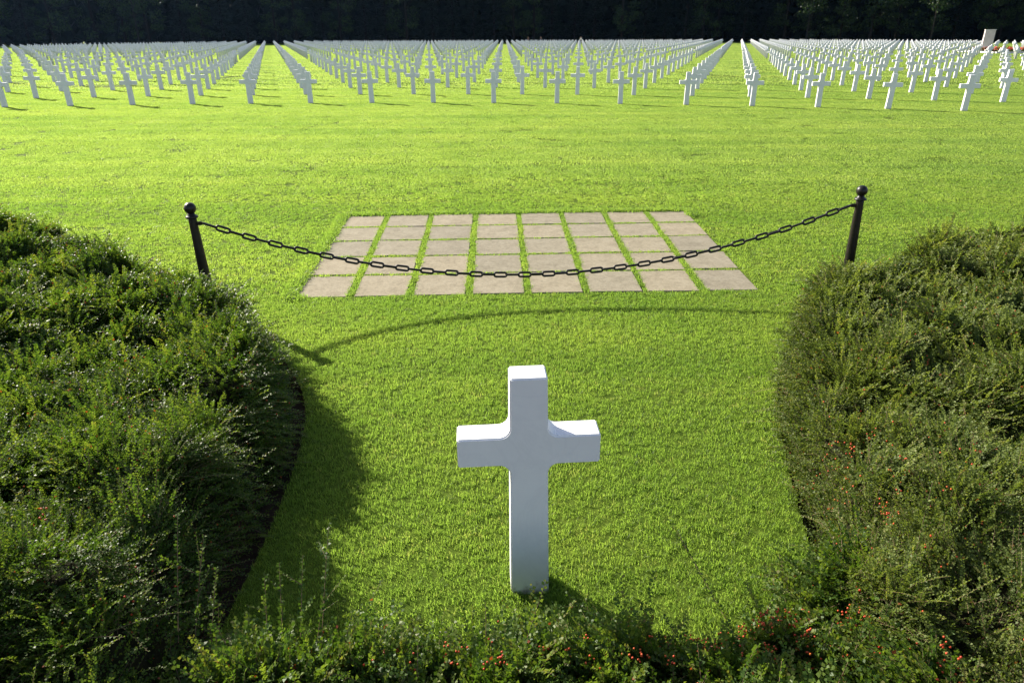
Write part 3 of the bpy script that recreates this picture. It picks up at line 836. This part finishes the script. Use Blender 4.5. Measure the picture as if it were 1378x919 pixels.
# ------------------------------------------------------------------ trees at the far edge
def tree_parts(kind, seed):
    rg = np.random.default_rng(seed); pr = random.Random(seed)
    H = pr.uniform(19, 25)
    bm = bmesh.new()
    tr = 0.35 if kind != 'birch' else 0.16
    prof = [(tr * 1.35, -0.4), (tr, 1.0), (tr * 0.8, H * .45), (tr * .45, H * .75), (0.05, H * .96)]
    lathe(bm, prof, 10)
    V, T = [], []
    def limb(p, q, r0):
        ax = (q - p); L = ax.length; m = Matrix.Translation((p + q) / 2) @ ax.to_track_quat('Z', 'Y').to_matrix().to_4x4()
        bmesh.ops.create_cone(bm, cap_ends=True, segments=6, radius1=r0, radius2=r0 * .25, depth=L, matrix=m)
    if kind == 'conifer':
        n = 2600; t = rg.uniform(0.03, 1, n) ** 0.85; z = 1.0 + t * (H - 1.0)
        rad = (1 - t) * 4.3 * (0.55 + 0.45 * (np.sin(z * 2.6) * .5 + .5)) + 0.15
        a = rg.uniform(0, 6.283, n); r_ = rad * np.sqrt(rg.uniform(0.1, 1, n))
        c = np.stack([r_ * np.cos(a), r_ * np.sin(a), z - r_ * 0.30], -1); size = rg.uniform(0.35, 0.85, n)
    else:
        cents = []
        nl = 26
        for i in range(nl):
            zz = pr.uniform(2.2 if kind == 'beech' else 6.0, H * .95); ra = (3.6 if kind == 'beech' else 2.4) * (1 - 0.5 * max(0, (zz / H - .55) / .45)) * math.sqrt(pr.random()) + 0.4
            aa = pr.uniform(0, 6.283); c = Vector((ra * math.cos(aa), ra * math.sin(aa), zz))
            cents.append((c, pr.uniform(1.2, 2.3)))
            limb(Vector((0, 0, max(1.5, zz - ra * .9))), c, 0.09)
        cs = []; sz = []
        for c, cr in cents:
            m = int(90 * cr / 1.6)
            p = rg.normal(0, 1, (m, 3)); p = unit(p) * (rg.uniform(0.15, 1, (m, 1)) ** 0.5) * cr * np.array([1.15, 1.15, .75])
            cs.append(p + np.array(c)); sz.append(rg.uniform(0.28, 0.62, m))
        c = np.concatenate(cs); size = np.concatenate(sz)
    n = len(c)
    u = unit(rg.normal(0, 1, (n, 3))); w = unit(np.cross(u, rg.normal(0, 1, (n, 3))))
    if kind == 'conifer':
        out = unit(np.stack([c[:, 0], c[:, 1], -0.35 * np.ones(n)], -1)); u = unit(out + rg.normal(0, .25, (n, 3))); w = unit(np.cross(u, np.array([0, 0, 1.0]) + rg.normal(0, .3, (n, 3))))
    s = size[:, None]
    vs = np.stack([c - u * s * .6, c + w * s * .42, c + u * s * .6, c - w * s * .42], 1).reshape(-1, 3)
    me = np_mesh('crown', vs, np.arange(len(vs)).reshape(-1, 4), {'tint': rg.uniform(0, 1, n)})
    me.materials.append(M['conifer_leaf'] if kind == 'conifer' else M['tree_leaf'])
    tm = bpy.data.meshes.new('trunk'); bm.to_mesh(tm); bm.free(); tm.materials.append(M['pale_bark'] if kind == 'birch' else M['bark'])
    return tm, me

protos = {'conifer': [tree_parts('conifer', 3), tree_parts('conifer', 4)], 'beech': [tree_parts('beech', 5), tree_parts('beech', 6), tree_parts('beech', 7)], 'birch': [tree_parts('birch', 8)]}
TLAB = {'conifer': 'dark conifer in the shaded wood edge behind the crosses', 'beech': 'dense dark broadleaf tree in the shaded wood edge behind the crosses'}
def place_tree(kind, x, y, sc, label):
    tm, cm = rnd.choice(protos[kind])
    name = {'conifer': 'conifer_tree', 'beech': 'broadleaf_tree', 'birch': 'slender_tree'}[kind]
    o = empty(name, (x, y, 0), rnd.uniform(0, 6.28)); o.scale = (sc, sc, sc * rnd.uniform(.92, 1.1))
    tag(o, label, 'tree', 'trees along the far wood edge')
    link(bpy.data.objects.new('trunk', tm), o); link(bpy.data.objects.new('crown', cm), o)
def edge_y(x):
    a = abs(x)
    return 212 - max(0, a - 60) * 0.42 + 3 * math.sin(x * 0.11)
x = -175.0
while x < 175:
    kind = rnd.choice(['conifer', 'beech', 'beech', 'conifer', 'beech'])
    place_tree(kind, x, edge_y(x) + rnd.uniform(-2.5, 4), rnd.uniform(0.85, 1.15), TLAB[kind])
    x += rnd.uniform(5.0, 7.2)
for tx, off, sc, lab in ((79, -6.5, 1.0, 'slender tree with sunlit leaves before the dark wood, beyond the right grass aisle'),
                         (104, -6, 1.05, 'slender tree with faintly sunlit leaves before the wood, nearest the stone pylon'),
                         (-122, -7, 1.05, 'slender tree with thin trunk before the dark wood, beyond the left plot corner'),
                         (-96, -7, 1.0, 'slender tree with a few sunlit leaves before the wood, between left corner and left aisle')):
    place_tree('birch', tx, edge_y(tx) + off, sc, lab)
# the wood behind reads as one mass
n = 80000
wx = rng.uniform(-230, 230, n); dep = rng.uniform(6, 60, n); wy = np.array([edge_y(v) for v in wx]) + dep
wz = rng.uniform(0.5, 25, n) * (0.8 + 0.25 * vnoise(wx, wy, 7, 5))
c = np.stack([wx, wy, wz], -1); u = unit(rng.normal(0, 1, (n, 3))); w = unit(np.cross(u, rng.normal(0, 1, (n, 3)))); s = rng.uniform(1.6, 3.2, n)[:, None]
vs = np.stack([c - u * s * .6, c + w * s * .45, c + u * s * .6, c - w * s * .45], 1).reshape(-1, 3)
o = mesh_obj('forest', np_mesh('forest', vs, np.arange(len(vs)).reshape(-1, 4), {'tint': rng.uniform(0, .7, n)}), M['conifer_leaf'])
tag(o, 'dark mass of woodland deep behind the edge trees', 'forest', kind='stuff')

# ------------------------------------------------------------------ pylon and flower bed
bm = bmesh.new()
bmesh.ops.create_cube(bm, size=1, matrix=Matrix.Translation((0, 0, 1.3)) @ Matrix.Diagonal((1.25, 0.6, 2.6, 1)))
bmesh.ops.bevel(bm, geom=bm.edges[:], offset=0.03, segments=1, affect='EDGES')
py = empty('stone_pylon', (PYLON[0], PYLON[1], 0), R(-22)); tag(py, 'tall pale stone pylon rising above the crosses beside the red flower bed', 'pylon')
bm_obj('block', bm, M['pinkstone'], py)
bm = bmesh.new()
bmesh.ops.create_cube(bm, size=1, matrix=Matrix.Translation((0, 0, 2.656)) @ Matrix.Diagonal((1.32, 0.68, 0.11, 1)))
bm_obj('cap', bm, M['kerbstone'], py)
bm = bmesh.new()
bmesh.ops.create_cube(bm, size=1, matrix=Matrix.Translation((0, 0, 0.1)) @ Matrix.Diagonal((2.4, 1.4, 0.2, 1)))
bm_obj('base', bm, M['kerbstone'], py)

fb = empty('flower_bed', (70.5, 92.5, 0), R(-4)); tag(fb, 'red flower bed with a white stone kerb at the far edge of the field', 'flower bed')
bm = bmesh.new()
for cx, cy, sx, sy in ((0, -4.5, 24, .35), (0, 4.5, 24, .35), (-12, 0, .35, 8.6), (12, 0, .35, 8.6)):
    bmesh.ops.create_cube(bm, size=1, matrix=Matrix.Translation((cx, cy, 0.09)) @ Matrix.Diagonal((sx, sy, 0.22, 1)))
bm_obj('kerb', bm, M['kerbstone'], fb)
def scatter_quads(name, n, zlo, zhi, smin, smax, mat):
    c = np.stack([rng.uniform(-11.5, 11.5, n), rng.uniform(-4.2, 4.2, n), rng.uniform(zlo, zhi, n)], -1)
    u = unit(rng.normal(0, 1, (n, 3))); w = unit(np.cross(u, rng.normal(0, 1, (n, 3)))); s = rng.uniform(smin, smax, n)[:, None]
    vs = np.stack([c - u * s, c + w * s, c + u * s, c - w * s], 1).reshape(-1, 3)
    return mesh_obj(name, np_mesh(name, vs, np.arange(len(vs)).reshape(-1, 4)), mat, fb)
scatter_quads('foliage', 2600, 0.05, 0.45, 0.08, 0.18, M['foliage_low'])
scatter_quads('bloom', 2200, 0.35, 0.62, 0.05, 0.12, M['flower'])['kind'] = 'stuff'

# ------------------------------------------------------------------ visitors far off among the crosses
def skin_obj(name, joints, edges, mat, parent, root=0):
    me = bpy.data.meshes.new(name)
    me.from_pydata([j[0] for j in joints], edges, [])
    o = bpy.data.objects.new(name, me); link(o, parent); me.materials.append(mat)
    md = o.modifiers.new('skin', 'SKIN'); md.use_smooth_shade = True
    for i, j in enumerate(joints):
        v = me.skin_vertices[0].data[i]; v.radius = (j[1], j[2] if len(j) > 2 else j[1]); v.use_root = i == root
    s = o.modifiers.new('smooth', 'SUBSURF'); s.levels = 1; s.render_levels = 2
    return o
def person(loc, rz, label, top, legs, step=0.14):
    p = empty('person', loc, rz); tag(p, label, 'person', 'visitors among the distant crosses')
    J = [((0, 0, .95), .13, .10), ((0, 0, 1.15), .125, .09), ((0, 0, 1.38), .155, .10), ((0, 0, 1.49), .055), ((0, -.01, 1.56), .062), ((0, -.02, 1.64), .085, .095), ((0, -.015, 1.73), .07),
         ((.19, 0, 1.40), .055), ((.24, .02, 1.14), .043), ((.25, -.05, .90), .034), ((.25, -.07, .80), .035),
         ((-.19, 0, 1.40), .055), ((-.24, .03, 1.14), .043), ((-.26, -.02, .90), .034), ((-.26, -.03, .80), .035),
         ((.09, 0, .88), .09), ((.10, -step * .5, .48), .062), ((.10, -step, .08), .042), ((.10, -step - .15, .035), .032),
         ((-.09, 0, .88), .09), ((-.10, step * .4, .48), .062), ((-.10, step, .08), .042), ((-.10, step - .15, .035), .032)]
    E_ = [(0, 1), (1, 2), (2, 3), (3, 4), (4, 5), (5, 6), (2, 7), (7, 8), (8, 9), (9, 10), (2, 11), (11, 12), (12, 13), (13, 14), (0, 15), (15, 16), (16, 17), (17, 18), (0, 19), (19, 20), (20, 21), (21, 22)]
    skin_obj('body', J, E_, M['skin'], p)
    g = 0.02
    tj = [0, 1, 2, 7, 8, 9, 11, 12, 13]; mp = {a: i for i, a in enumerate(tj)}
    skin_obj('shirt', [tuple([J[a][0]] + [q + g for q in J[a][1:]]) for a in tj], [(mp[a], mp[b]) for a, b in E_ if a in mp and b in mp], top, p)
    tj = [0, 15, 16, 17, 19, 20, 21]; mp = {a: i for i, a in enumerate(tj)}
    skin_obj('trousers', [tuple([J[a][0]] + [q + g * .9 for q in J[a][1:]]) for a in tj], [(mp[a], mp[b]) for a, b in E_ if a in mp and b in mp], legs, p)
    skin_obj('hair', [((0, .02, 1.66), .09, .085), ((0, .005, 1.745), .078)], [(0, 1)], M['hair'], p)
    return p
person((17.2, 183, 0), R(150), 'person in a cream top and dark trousers walking among the far crosses', M['cream'], M['dark_cloth'])
person((7.4, 184, 0), R(20), 'person in dark clothes, nearer the person in cream, among the far crosses', M['dark_cloth'], M['dark_cloth'])
person((4.3, 186, 0), R(-30), 'person in a brown top, farthest from the one in cream, among the crosses', M['brown_cloth'], M['dark_cloth'])

# ------------------------------------------------------------------ the air
HAZE = 0.00003
bm = bmesh.new()
bmesh.ops.create_cube(bm, size=1, matrix=Matrix.Translation((0, 130, 14)) @ Matrix.Diagonal((700, 400, 32, 1)))
hm, hnt, hout = new_mat('haze_air')
pv = hnt.nodes.new('ShaderNodeVolumePrincipled')
pv.inputs['Density'].default_value = HAZE; pv.inputs['Color'].default_value = (0.30, 0.55, 1.0, 1); pv.inputs['Anisotropy'].default_value = 0.6
hnt.links.new(pv.outputs[0], hout.inputs['Volume'])
tag(bm_obj('haze', bm, hm), kind='stuff')
